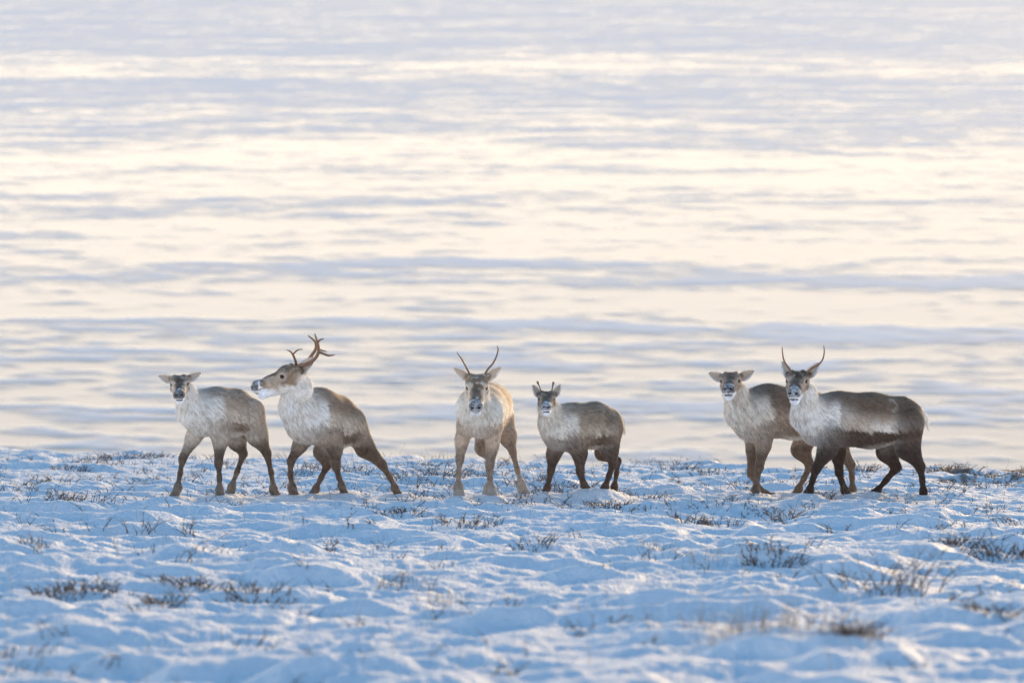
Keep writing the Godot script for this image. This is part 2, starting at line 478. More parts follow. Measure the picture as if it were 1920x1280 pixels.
func lay_skeleton(r: Dictionary) -> void:
	var dep: float = r.get("depth", 0.0)
	var yaw := deg_to_rad(r.yaw)
	var c := cos(yaw)
	var s := sin(yaw)
	r.base = at(r.px, r.py, dep)
	var per := 195.1 * HERD / (HERD - dep)
	r.f = Vector3(-c, 0, s)
	r.l = Vector3(s, 0, c)
	r.scale = 1.0 / per
	var place := func(j: Array, l: float) -> Vector3:
		var dz := l
		if not r.has("front"):
			var xr: float = (j[0] - r.px) / per
			var a := (l * s - xr) / c
			dz = a * s + l * c
		var p: Vector3 = at(j[0], j[1], dz + dep) - r.base
		return Vector3(p.dot(r.f), p.y, p.dot(r.l))
	var bones := []
	for i in r.trunk.size() - 1:
		var a: Array = r.trunk[i]
		var b: Array = r.trunk[i + 1]
		bones.append([place.call(a, a[3]), place.call(b, b[3]), (a[2] - 2.2) / per, (b[2] - 2.2) / per, r.q, 0])
	r.n_trunk = bones.size()
	for i in r.neck.size() - 1:
		var a: Array = r.neck[i]
		var b: Array = r.neck[i + 1]
		bones.append([place.call(a, a[3]), place.call(b, b[3]), (a[2] * 0.95 - 3.0) / per, (b[2] * 0.95 - 3.0) / per, 0.84, 1])
	for n in r.legs.size():
		var leg: Array = r.legs[n]
		var js := []
		for i in range(1, leg.size()):
			var j: Array = leg[i]
			js.append(place.call(j, j[3] if j.size() > 3 else leg[0]))
		for i in js.size() - 2:
			bones.append([js[i], js[i + 1], leg_rad(leg[i + 1][2], i) / per, leg_rad(leg[i + 2][2], i + 1) / per, 0.72 if i == 0 else 0.85, 2 + n])
		# pastern and the two broad toes
		var fet: Vector3 = js[-2]
		var hoof: Vector3 = js[-1]
		var rad: float = leg[-1][2] * 0.78 / per
		var ahead := Vector3(0.035, -0.005, 0.0)
		for side in [-1.0, 1.0]:
			bones.append([fet + Vector3(0, -0.02, 0.006 * side), hoof + Vector3(-0.005, 0.01, 0.014 * side), rad * 0.72, rad * 0.66, 1.0, 2 + n])
			bones.append([hoof + Vector3(0, 0.005, 0.014 * side), hoof + ahead + Vector3(0, 0, 0.020 * side), rad * 0.66, rad * 0.42, 1.0, 2 + n])
		var w: Vector3 = r.base + r.f * hoof.x + r.l * hoof.z + Vector3(0, hoof.y - rad * 0.6, 0)
		hooves.append(w)
	r.bones = bones
	if r.has("patches"):
		r.marks = []
		for m in r.patches:
			r.marks.append([place.call(m, m[2]), m[3], m[4]])
	if r.has("curl"):
		r.scar = place.call(r.curl, 0.18)
	var hd: Array = r.head
	hd[6] *= 1.05
	r.head_at = at(hd[0], hd[1], hd[2]) - r.base
	# joint from the top of the neck to the skull
	var hb := head_basis(r)
	var nape: Vector3 = r.head_at + hb * (Vector3(-0.055, -0.07, 0) * hd[6])
	var last: Array = r.neck[-1]
	var nf := Vector3(nape.dot(r.f), nape.y, nape.dot(r.l))
	bones.append([bones[r.n_trunk + r.neck.size() - 2][1], nf, (last[2] - 2.0) / per, 0.088 * hd[6], 0.95, 1])


func leg_rad(px: float, joint: int) -> float:
	return px * 0.97 - 1.0 if joint < 2 else px * 0.76 - [1.0, 2.1, 1.2, 1.6][mini(joint - 2, 3)]


func head_basis(r: Dictionary) -> Basis:
	# columns: forward (nose), up, the animal's left
	var y: float = deg_to_rad(r.head[3])
	var p: float = deg_to_rad(r.head[4])
	var fwd := Vector3(sin(y) * cos(p), -sin(p), cos(y) * cos(p))
	var left := Vector3(cos(y), 0, -sin(y)).rotated(fwd, deg_to_rad(r.head[5]))
	return Basis(fwd, fwd.cross(left).normalized(), left)


# ------------------------------------------------------------------ a smooth skin round tapered bones

func skin(bones: Array, h: float, k: float) -> Array:
	var pad := 2.6 / k
	var lo := Vector3(1e9, 1e9, 1e9)
	var hi := -lo
	for b in bones:
		var r: float = maxf(b[2], b[3]) + pad + 2.0 * h
		lo = lo.min(b[0].min(b[1]) - Vector3(r, r, r))
		hi = hi.max(b[0].max(b[1]) + Vector3(r, r, r))
	var nx := int((hi.x - lo.x) / h) + 2
	var ny := int((hi.y - lo.y) / h) + 2
	var nz := int((hi.z - lo.z) / h) + 2
	var acc := PackedFloat32Array()
	acc.resize(nx * ny * nz)
	for b in bones:
		var q: float = b[4]
		var r: float = maxf(b[2], b[3]) + pad
		var e := Vector3(r, r, r * q + pad)
		var p0: Vector3 = (b[0].min(b[1]) - e - lo) / h
		var p1: Vector3 = (b[0].max(b[1]) + e - lo) / h
		var sc := Vector3(1, 1, 1.0 / q)
		var A: Vector3 = b[0] * sc
		var ab: Vector3 = (b[1] - b[0]) * sc
		var l2 := maxf(ab.length_squared(), 1e-8)
		var ra: float = b[2]
		var dr: float = b[3] - ra
		for iz in range(maxi(0, int(p0.z)), mini(nz - 1, int(p1.z) + 1)):
			var z := (lo.z + iz * h) / q
			for iy in range(maxi(0, int(p0.y)), mini(ny - 1, int(p1.y) + 1)):
				var row := (iz * ny + iy) * nx
				var y := lo.y + iy * h
				for ix in range(maxi(0, int(p0.x)), mini(nx - 1, int(p1.x) + 1)):
					var p := Vector3(lo.x + ix * h, y, z) - A
					var t := clampf(p.dot(ab) / l2, 0.0, 1.0)
					var d := (p - ab * t).length() - ra - t * dr
					if d < pad:
						acc[row + ix] += exp(-k * maxf(d, -0.06))
	var inside := PackedByteArray()
	inside.resize(acc.size())
	for i in acc.size():
		if acc[i] > 1.0:
			inside[i] = 1
	var cell := {}
	var verts := PackedVector3Array()
	var norms := PackedVector3Array()
	var sy := nx
	var sz := nx * ny
	var off := [0, 1, sy, sy + 1, sz, sz + 1, sz + sy, sz + sy + 1]
	var edges := [[0, 1], [2, 3], [4, 5], [6, 7], [0, 2], [1, 3], [4, 6], [5, 7], [0, 4], [1, 5], [2, 6], [3, 7]]
	var dv := PackedFloat32Array()
	dv.resize(8)
	for iz in nz - 1:
		for iy in ny - 1:
			var row := (iz * ny + iy) * nx
			for ix in nx - 1:
				var g := row + ix
				var m := inside[g] + inside[g + 1] + inside[g + sy] + inside[g + sy + 1] + inside[g + sz] + inside[g + sz + 1] + inside[g + sz + sy] + inside[g + sz + sy + 1]
				if m == 0 or m == 8:
					continue
				for c in 8:
					dv[c] = -log(maxf(acc[g + off[c]], 0.02)) / k
				var sum := Vector3.ZERO
				var cnt := 0
				for e in edges:
					var a: float = dv[e[0]]
					var b2: float = dv[e[1]]
					if (a < 0.0) != (b2 < 0.0):
						var t := a / (a - b2)
						var pa := Vector3(e[0] & 1, (e[0] >> 1) & 1, e[0] >> 2)
						var pb := Vector3(e[1] & 1, (e[1] >> 1) & 1, e[1] >> 2)
						sum += pa.lerp(pb, t)
						cnt += 1
				cell[g] = verts.size()
				verts.append(lo + (Vector3(ix, iy, iz) + sum / maxi(cnt, 1)) * h)
				norms.append(Vector3(dv[1] + dv[3] + dv[5] + dv[7] - dv[0] - dv[2] - dv[4] - dv[6], dv[2] + dv[3] + dv[6] + dv[7] - dv[0] - dv[1] - dv[4] - dv[5], dv[4] + dv[5] + dv[6] + dv[7] - dv[0] - dv[1] - dv[2] - dv[3]).normalized())
	var idx := PackedInt32Array()
	for g in cell:
		# the three edges that leave this cell's low corner
		var s0 := inside[g]
		for ax in 3:
			var step: int = [1, sy, sz][ax]
			if inside[g + step] == s0:
				continue
			var u: int = [sy, sz, 1][ax]
			var v: int = [sz, 1, sy][ax]
			if not (cell.has(g - u) and cell.has(g - v) and cell.has(g - u - v)):
				continue
			var a: int = cell[g]
			var b: int = cell[g - u]
			var c: int = cell[g - u - v]
			var d: int = cell[g - v]
			# the animals' axes (forward, up, left) are left-handed
			if s0 == 1:
				idx.append_array([a, b, c, a, c, d])
			else:
				idx.append_array([a, c, b, a, d, c])
	return [verts, norms, idx]


func col(a: Array) -> Color:
	return Color(a[0], a[1], a[2])


# the coat, by place on the body: p in the animal's own axes (forward, up, left)
func coat(r: Dictionary, p: Vector3) -> Array:
	var pal: Array = r.pal_cols
	var wt := 1e-9
	var wn := 0.0
	var wl := 0.0
	var best := 1e9
	var s := 0.0
	var u := 0.0
	var bones: Array = r.bones
	var seed_shift: float = r.px * 0.01
	for i in bones.size():
		var b: Array = bones[i]
		var q: float = b[4]
		var ab: Vector3 = b[1] - b[0]
		var pp: Vector3 = p - b[0]
		ab.z /= q
		pp.z /= q
		var t := clampf(pp.dot(ab) / maxf(ab.length_squared(), 1e-8), 0.0, 1.0)
		var rad: float = lerpf(b[2], b[3], t)
		var d := (pp - ab * t).length() - rad
		var w := exp(-26.0 * clampf(d, -0.12, 0.5))
		if b[5] == 0:
			wt += w
			if d < best:
				best = d
				s = (i + t) / r.n_trunk
				u = (pp.y - ab.y * t) / rad
		elif b[5] == 1:
			wn += w * 1.25
		elif i >= 0:
			wl += w
	var tot := wt + wn + wl
	var n1 := n_fur.get_noise_3d(p.x * 5.0 + seed_shift, p.y * 6.0, p.z * 5.0)
	var n2 := n_fur.get_noise_3d(p.x * 14.0 + seed_shift, p.y * 22.0, p.z * 14.0)
	# locks of hair that lie back and down
	var lie := -0.6 * p.x - 0.8 * p.y
	var n3 := n_fur.get_noise_3d(lie * 11.0, (0.8 * p.x - 0.6 * p.y) * 42.0 + seed_shift, p.z * 42.0)
	u += 0.09 * n1 + 0.07 * n2 + 0.07 * n3
	var ct: Color = col(pal[3])
	ct = ct.lerp(col(pal[2]), smoothstep(-0.84, -0.72, u))
	ct = ct.lerp(col(pal[1]), smoothstep(-0.42, -0.27, u))
	ct = ct.lerp(col(pal[0]), smoothstep(0.0, 0.48, u))
	var sn := s + 0.05 * n1
	# haunch
	var haunch := col(pal[0]).lerp(col(pal[5]), 0.35)
	ct = ct.lerp(haunch, smoothstep(0.74, 0.90, sn) * smoothstep(1.0, 0.3, u))
	# pale rump
	ct = ct.lerp(col(pal[4]), smoothstep(0.985, 1.0, s) * smoothstep(0.35, 0.6, absf(p.x - bones[r.n_trunk - 1][1].x) / bones[r.n_trunk - 1][3]) * smoothstep(0.16, 0.08, absf(p.z)) * 0.8)
	# pale patch low on the flank
	ct = ct.lerp(col(pal[4]), (0.55 if r.pal == "dark" else 0.2) * smoothstep(0.36, 0.52, sn) * smoothstep(0.84, 0.74, sn) * smoothstep(-0.40, -0.27, u) * smoothstep(0.12, -0.08, u))
	# white shoulder and brisket
	ct = ct.lerp(col(pal[4]), smoothstep(0.34, 0.10, sn) * smoothstep(-0.45, -0.1, u) * smoothstep(0.85, 0.45, u))
	ct = ct.lerp(col(pal[5]), smoothstep(0.62, 0.40, sn) * smoothstep(-0.18, -0.50, u))
	var cn: Color = col(pal[4]).lerp(col(pal[1]), clampf(0.10 + 0.4 * n1, 0.0, 0.4))
	var foot := smoothstep(0.26, 0.10, p.y + 0.05 * n1)
	var cl: Color = col(pal[5]).lerp(col(pal[6]), smoothstep(0.64, 0.44, p.y + 0.04 * n1)).lerp(col(pal[7]), foot)
	for m in r.get("marks", []):
		# a darker patch: its middle, radius and strength
		ct = ct.lerp(col(pal[2]), m[2] * smoothstep(m[1], m[1] * 0.35, (p - m[0]).length() + 0.03 * n2))
	if r.has("scar"):
		# a pale curl in the hair of the hip
		var q := Vector2(p.x - r.scar.x, p.y - r.scar.y)
		if p.z > 0.0 and q.x < 0.02:
			ct = ct.lerp(Color(0.75, 0.70, 0.64), smoothstep(0.016, 0.006, absf(q.length() - 0.05)) * 0.35)
	var c := (ct * wt + cn * wn + cl * wl) * (1.0 / tot)
	c = c * (1.0 + 0.14 * n2 + 0.10 * n1 + 0.34 * n3)
	c.a = 1.0
	return [c, wt / tot, wn / tot, wl / tot, u]


func head_bones(k: float) -> Array:
	var b := [
		[Vector3(-0.01, 0.0, 0), Vector3(0.05, 0.012, 0), 0.092, 0.088, 1.04, 0],
		[Vector3(0.06, 0.0, 0), Vector3(0.19, -0.040, 0), 0.076, 0.055, 0.98, 0],
		[Vector3(0.19, -0.042, 0), Vector3(0.295, -0.076, 0), 0.054, 0.049, 1.12, 0],
		[Vector3(0.02, -0.060, 0), Vector3(0.15, -0.092, 0), 0.066, 0.046, 0.92, 0],
		[Vector3(0.15, -0.096, 0), Vector3(0.262, -0.140, 0), 0.046, 0.038, 1.15, 0],
		[Vector3(-0.02, -0.03, 0), Vector3(-0.06, -0.11, 0), 0.085, 0.085, 1.0, 0],
	]
	for s in [-1.0, 1.0]:
		b.append([Vector3(0.305, -0.066, 0.018 * s), Vector3(0.315, -0.084, 0.020 * s), 0.034, 0.031, 1.0, 0])   # nostril wings
		b.append([Vector3(0.055, -0.045, 0.045 * s), Vector3(0.11, -0.062, 0.038 * s), 0.052, 0.042, 1.0, 0])     # cheeks
		b.append([Vector3(0.055, 0.040, 0.072 * s), Vector3(0.095, 0.034, 0.072 * s), 0.026, 0.020, 1.0, 0])      # brows
		b.append([Vector3(-0.03, 0.055, 0.060 * s), Vector3(-0.035, 0.060, 0.085 * s), 0.036, 0.030, 1.0, 0])     # ear roots
		b.append([Vector3(0.02, 0.075, 0.045 * s), Vector3(0.02, 0.085, 0.048 * s), 0.026, 0.020, 1.0, 0])        # antler bases
	return b


func face(r: Dictionary, p: Vector3) -> Color:
	var pal: Array = r.pal_cols
	var sh: float = r.px * 0.013
	var n1 := n_fur.get_noise_3d(p.x * 16.0 + sh, p.y * 16.0, p.z * 16.0)
	var n2 := n_fur.get_noise_3d(p.x * 45.0 + sh, p.y * 45.0, p.z * 45.0)
	var az := absf(p.z)
	var c := col(pal[8])
	c = c.lerp(col(pal[8]) * 0.7, smoothstep(0.03, 0.09, p.y + 0.02 * n1))                                   # darker crown
	c = c.lerp(col(pal[9]), smoothstep(0.055, 0.02, az + 0.02 * n1) * smoothstep(0.06, 0.15, p.x))             # dark bridge
	c = c.lerp(col(pal[4]), smoothstep(-0.03, -0.085, p.y + 0.30 * maxf(0.0, p.x - 0.05) + 0.03 * n1) * smoothstep(0.28, 0.20, p.x))   # pale throat and jaw
	c = c.lerp(col(pal[4]), smoothstep(0.02, -0.08, p.x + 0.02 * n1) * smoothstep(0.06, 0.0, p.y))
	c = c.lerp(col(pal[1]), 0.55 * smoothstep(0.035, 0.06, az + 0.015 * n1) * smoothstep(0.09, 0.13, p.x) * smoothstep(0.26, 0.20, p.x))
	c = c.lerp(col(pal[1]), 0.40 * smoothstep(0.10, 0.45, n1 + 0.4 * n2) * smoothstep(0.02, 0.07, p.y))
	var eye := (p - Vector3(0.098, 0.014, 0.084 * signf(p.z))).length()
	c = c.lerp(col(pal[4]) * 0.85, smoothstep(0.046, 0.030, eye + 0.008 * n2) * (0.42 if r.pal == "cream" else 0.25))
	c = c.lerp(Color(0.02, 0.016, 0.014), 0.8 * smoothstep(0.024, 0.018, eye))
	# muzzle: grey nose pad, white lips, rime of snow
	var nose := smoothstep(0.285, 0.31, p.x + 0.006 * n2) * smoothstep(-0.122, -0.108, p.y)
	c = c.lerp(Color(0.15, 0.145, 0.145), nose)
	var lip := smoothstep(0.225, 0.262, p.x + 0.015 * n1) * smoothstep(-0.098, -0.112, p.y)
	c = c.lerp(Color(0.80, 0.78, 0.76), lip)
	var front := maxf(smoothstep(0.24, 0.30, p.x + 0.02 * n1), smoothstep(0.12, 0.22, p.x + 0.02 * n1) * smoothstep(-0.075, -0.10, p.y))
	var rime := front * smoothstep(0.75 - 0.75 * r.snow, 1.0 - 0.75 * r.snow, 0.5 + 0.35 * n1 + 0.45 * n2 + (0.35 if p.y < -0.095 else 0.0))
	rime *= 1.0 - (1.05 - 0.6 * r.snow) * smoothstep(0.285, 0.305, p.x) * smoothstep(-0.115, -0.10, p.y)
	c = c.lerp(Color(0.84, 0.86, 0.90), clampf(rime, 0.0, 1.0) * 0.92)
	# nostrils and mouth line
	var nos := (p - Vector3(0.335, -0.070, 0.026 * signf(p.z))) * Vector3(0.6, 1.25, 0.8)
	c = c.lerp(Color(0.012, 0.010, 0.010), smoothstep(0.017, 0.010, nos.length()))
	var mouth_y := -0.124 + 0.10 * maxf(0.0, 0.30 - p.x)
	c = c.lerp(Color(0.03, 0.022, 0.02), 0.9 * smoothstep(0.012, 0.005, absf(p.y - mouth_y) + 0.004 * n2) * smoothstep(0.235, 0.265, p.x) * smoothstep(0.042, 0.030, az))
	c = c * (1.0 + 0.2 * n2 + 0.15 * n1)
	c.a = 1.0
	return c


# ------------------------------------------------------------------ reindeer: building

func make_reindeer(r: Dictionary) -> void:
	rng.seed = int(r.px)
	r.pal_cols = []
	for c in PALS[r.pal]:
		# dark hair is browner than the white hair
		var dark := clampf(1.0 - c[1] / 0.75, 0.0, 1.0)
		r.pal_cols.append([c[0] * (1.03 + 0.12 * dark), c[1] * 1.01, c[2] * (0.97 - 0.15 * dark)])
	var root := Node3D.new()
	root.name = next_name("reindeer")
	add_child(root)
	root.position = r.base
	tag(root, r.label, "reindeer", "reindeer standing in a line on the snow")
	var turn := Basis(r.f, Vector3.UP, r.l)
	var hs: float = r.head[6]
	var hb := head_basis(r)
	var V := PackedVector3Array()
	var N := PackedVector3Array()
	var C := PackedColorArray()
	var I := PackedInt32Array()
	var fv := PackedVector3Array()
	var fn := PackedVector3Array()
	var fc := PackedColorArray()
	# trunk, neck and legs
	var sk := skin(r.bones, 0.0125, 62.0)
	var bv: PackedVector3Array = sk[0]
	var bn: PackedVector3Array = sk[1]
	var bi: PackedInt32Array = sk[2]
	var info := []
	info.resize(bv.size())
	for i in bv.size():
		var k := coat(r, bv[i])
		info[i] = k
		V.append(turn * bv[i])
		N.append(turn * bn[i])
		C.append(k[0])
	I.append_array(bi)
	var tris := bi.size() / 3
	for n in 42000:
		var t := rng.randi_range(0, tris - 1) * 3
		var i0 := bi[t]
		var w0 := rng.randf()
		var w1 := rng.randf() * (1.0 - w0)
		var p := bv[i0] * (1.0 - w0 - w1) + bv[bi[t + 1]] * w0 + bv[bi[t + 2]] * w1
		var nn := bn[i0]
		var k: Array = info[i0]
		var flow: Vector3 = Vector3(-0.75, -0.65, 0.0) * k[1] + Vector3(-0.25, -1.0, 0.0) * k[2] + Vector3(-0.1, -1.0, 0.0) * k[3]
		flow += Vector3(rng.randf_range(-0.3, 0.3), rng.randf_range(-0.3, 0.3), rng.randf_range(-0.3, 0.3))
		var g: Vector3 = flow - nn * flow.dot(nn)
		if g.length_squared() < 1e-4:
			continue
		g = g.normalized()
		var length: float = 0.026 * k[1] + 0.046 * k[2] + 0.012 * k[3]
		if k[1] > 0.4 and k[4] < -0.6:
			length *= 1.5
		length *= rng.randf_range(0.6, 1.25)
		var lift := rng.randf_range(0.08, 0.42)
		var side := nn.cross(g) * rng.randf_range(0.0018, 0.0042)
		var tip: Vector3 = p + g * length * cos(lift) + nn * length * sin(lift)
		var tone := rng.randf_range(0.70, 1.25)
		var cc: Color = k[0] * tone
		cc.a = 1.0
		for q in [p + side, p - side, tip]:
			fv.append(turn * q)
		for q in 3:
			fn.append(turn * nn)
			fc.append(cc)
	# head
	var hk := skin(head_bones(95.0), 0.0058, 95.0)
	var hv: PackedVector3Array = hk[0]
	var hn: PackedVector3Array = hk[1]
	var hi: PackedInt32Array = hk[2]
	var first := V.size()
	for i in hv.size():
		V.append(r.head_at + hb * (hv[i] * hs))
		N.append(hb * hn[i])
		C.append(face(r, hv[i]))
	for i in hi:
		I.append(first + i)
	var htris := hi.size() / 3
	for n in 5000:
		var t := rng.randi_range(0, htris - 1) * 3
		var i0 := hi[t]
		var p := hv[i0]
		if p.x > 0.20 or (p - Vector3(0.098, 0.014, 0.084 * signf(p.z))).length() < 0.03:
			continue
		var nn := hn[i0]
		var flow := Vector3(-1.0, -0.25, 0.0) + Vector3(rng.randf_range(-0.3, 0.3), rng.randf_range(-0.3, 0.3), rng.randf_range(-0.3, 0.3))
		var g := (flow - nn * flow.dot(nn)).normalized()
		var length := rng.randf_range(0.009, 0.02)
		if p.y < -0.09 or p.x < -0.03:
			length *= 2.0
		var side := nn.cross(g) * rng.randf_range(0.001, 0.0022)
		var cc: Color = C[first + i0] * rng.randf_range(0.85, 1.18)
		cc.a = 1.0
		for q in [p + side, p - side, p + g * length * 0.95 + nn * length * 0.25]:
			fv.append(r.head_at + hb * (q * hs))
		for q in 3:
			fn.append(hb * nn)
			fc.append(cc)
	# ears belong to the skin
	for s in 2:
		add_ear(r, V, N, C, I, hb, hs, -1.0 if s == 0 else 1.0, r.ears[s])
	part("body", V, N, C, I, fur_mat, root)
	var fi := PackedInt32Array(range(fv.size()))
	var fur := part("fur", fv, fn, fc, fi, fur_mat, root)
	fur.set_meta("kind", "stuff")
	# eyes
	for s in [-1.0, 1.0]:
		var e := MeshInstance3D.new()
		e.name = "eye"
		var sm := SphereMesh.new()
		sm.radius = 0.0185 * hs
		sm.height = 0.037 * hs
		sm.radial_segments = 20
		sm.rings = 10
		sm.material = eye_mat
		e.mesh = sm
		e.basis = Basis(hb.x, hb.y * 0.74, -hb.z * 0.9)
		e.position = r.head_at + hb * (Vector3(0.096, 0.014, 0.080 * s) * hs)
		root.add_child(e, true)
	if r.has("antlers"):
		for branches in r.antlers:
			add_antler(r, branches, root)
	add_tail(r, root, turn)


func next_name(kind: String) -> String:
	var n := 0
	var called := kind
	while has_node(NodePath(called)):
		n += 1
		called = "%s_%03d" % [kind, n]
	return called


func add_ear(r: Dictionary, V: PackedVector3Array, N: PackedVector3Array, C: PackedColorArray, I: PackedInt32Array, hb: Basis, hs: float, side: float, lift: float) -> void:
	var el := deg_to_rad(lift)
	var back: float = r.get("ear_back", 0.25)
	var root := Vector3(-0.035, 0.040, 0.078 * side)
	var dir := Vector3(-back, sin(el), cos(el) * side).normalized()
	var open := Vector3(1.0, -0.15, 0.35 * side)
	open = (open - dir * open.dot(dir)).normalized()
	var wide := dir.cross(open).normalized()
	var length := 0.158
	var nu := 12
	var nv := 9
	var pal: Array = r.pal_cols
	for layer in 2:
		var first := V.size()
		for i in nu + 1:
			var u := i / float(nu)
			var w := 0.044 * pow(sin(PI * pow(u * 0.95 + 0.05, 0.72)), 0.8) + (0.004 if u < 0.95 else 0.0)
			for j in nv + 1:
				var v := j / float(nv) * 2.0 - 1.0
				var depth := 0.030 * (1.0 - v * v) * (1.0 - 0.7 * u) + (0.007 * (1.0 - v * v * v * v) * (1.0 - u) + 0.002 if layer == 0 else 0.0)
				var p := root + dir * (u * length) + wide * (w * v) - open * depth - Vector3(0.02 * u * u, 0, 0)
				var nn := (open + wide * -v * 0.9) if layer == 1 else (-open + wide * v * 0.9)
				V.append(r.head_at + hb * (p * hs))
				N.append(hb * nn.normalized())
				var c: Color
				if layer == 1:
					c = col(pal[8]).lerp(col(pal[4]), 0.30).lerp(col(pal[4]), smoothstep(0.60, 1.0, absf(v) + 0.25 * n_fur.get_noise_3d(p.x * 60.0, p.y * 60.0, p.z * 60.0)))
				else:
					c = col(pal[8]).lerp(col(pal[4]), 0.35)
				C.append(c)
		for i in nu:
			for j in nv:
				var a := first + i * (nv + 1) + j
				var b := a + nv + 1
				if layer == 0:
					I.append_array([a, b, a + 1, a + 1, b, b + 1])
				else:
					I.append_array([a, a + 1, b, a + 1, b + 1, b])


func add_antler(r: Dictionary, branches: Array, root: Node3D) -> void:
	var V := PackedVector3Array()
	var N := PackedVector3Array()
	var C := PackedColorArray()
	var I := PackedInt32Array()
	for br in branches:
		var pts := []
		for b in br:
			pts.append([at(b[0], b[1], b[2]) - r.base, b[3] * (1.15 if br.size() > 0 and branches.size() > 1 else 0.85) / 195.0])
		var line := []
		for i in pts.size() - 1:
			var p0: Vector3 = pts[maxi(i - 1, 0)][0]
			var p1: Vector3 = pts[i][0]
			var p2: Vector3 = pts[i + 1][0]
			var p3: Vector3 = pts[mini(i + 2, pts.size() - 1)][0]
			for s in 5:
				var t := s / 5.0
				line.append([p1.cubic_interpolate(p2, p0, p3, t), lerpf(pts[i][1], pts[i + 1][1], t)])
		line.append([pts[-1][0], pts[-1][1]])
		tube(V, N, C, I, line, Color(0.13, 0.072, 0.042), Color(0.27, 0.155, 0.09))
	part("antler", V, N, C, I, antler_mat, root)


func tube(V: PackedVector3Array, N: PackedVector3Array, C: PackedColorArray, I: PackedInt32Array, line: Array, c0: Color, c1: Color, sides := 8) -> void:
	var first := V.size()
	for i in line.size():
		var p: Vector3 = line[i][0]
		var ahead: Vector3 = line[mini(i + 1, line.size() - 1)][0] - line[maxi(i - 1, 0)][0]
		ahead = ahead.normalized()
		var a := ahead.cross(Vector3(0.31, 0.2, 0.93)).normalized()
		var b := ahead.cross(a)
		var rad: float = line[i][1]
		for j in sides:
			var t := TAU * j / sides
			var nn := a * cos(t) + b * sin(t)
			V.append(p + nn * rad)
			N.append(nn)
			var n := 0.5 + 0.5 * n_fur.get_noise_3d(p.x * 20.0, p.y * 20.0, p.z * 20.0 + j)
			C.append(c0.lerp(c1, n))
	for i in line.size() - 1:
		for j in sides:
			var a := first + i * sides + j
			var b := first + i * sides + (j + 1) % sides
			I.append_array([a, a + sides, b, b, a + sides, b + sides])
	# closed tip
	var tip := V.size()
	V.append(line[-1][0])
	N.append((line[-1][0] - line[-2][0]).normalized())
	C.append(c1)
	for j in sides:
		I.append_array([tip, first + (line.size() - 1) * sides + (j + 1) % sides, first + (line.size() - 1) * sides + j])


func add_tail(r: Dictionary, root: Node3D, turn: Basis) -> void:
	# a short white tail of long hair at the rump
	var b: Array = r.bones[r.n_trunk - 1]
	var start: Vector3 = b[1] + Vector3(-b[3] * 0.86, b[3] * 0.35, 0)
	var V := PackedVector3Array()
	var N := PackedVector3Array()
	var C := PackedColorArray()
	var I := PackedInt32Array()
	var pal: Array = r.pal_cols
	var line := []
	for i in 6:
		var t := i / 5.0
		line.append([turn * (start + Vector3(-0.05 * t, -0.12 * t * t - 0.01 * t, 0)), 0.030 * (1.0 - t * t) + 0.004])
	tube(V, N, C, I, line, col(pal[4]) * 0.95, col(pal[4]), 10)
	for n in 500:
		var t := rng.randf()
		var p := start + Vector3(-0.05 * t, -0.12 * t * t - 0.01 * t, 0)
		var nn := Vector3(rng.randfn(), rng.randfn() * 0.5, rng.randfn()).normalized()
		var root_p := p + nn * 0.028 * (1.0 - t * t)
		var g := Vector3(-0.3, -1.0, 0) + nn * 0.35
		var side := nn.cross(g.normalized()) * 0.003
		var k := V.size()
		for q in [root_p + side, root_p - side, root_p + g.normalized() * 0.05]:
			V.append(turn * q)
			N.append(turn * nn)
			C.append(col(pal[4]) * rng.randf_range(0.85, 1.1))
		I.append_array([k, k + 1, k + 2])
	part("tail", V, N, C, I, fur_mat, root)


# ------------------------------------------------------------------ plants

func on_ground(px: float, py: float) -> Vector3:
	var r := look * Vector3((px - 960.0) / focal, (640.0 - py) / focal, -1.0)
	r = r / -r.z
	var d := 17.0
	while d < 56.0:
		var p := EYE + r * d
		if p.y < ground_y(p.x, -d):
			return Vector3(p.x, ground_y(p.x, -d), -d)
		d += 0.03
	return EYE + r * 50.0


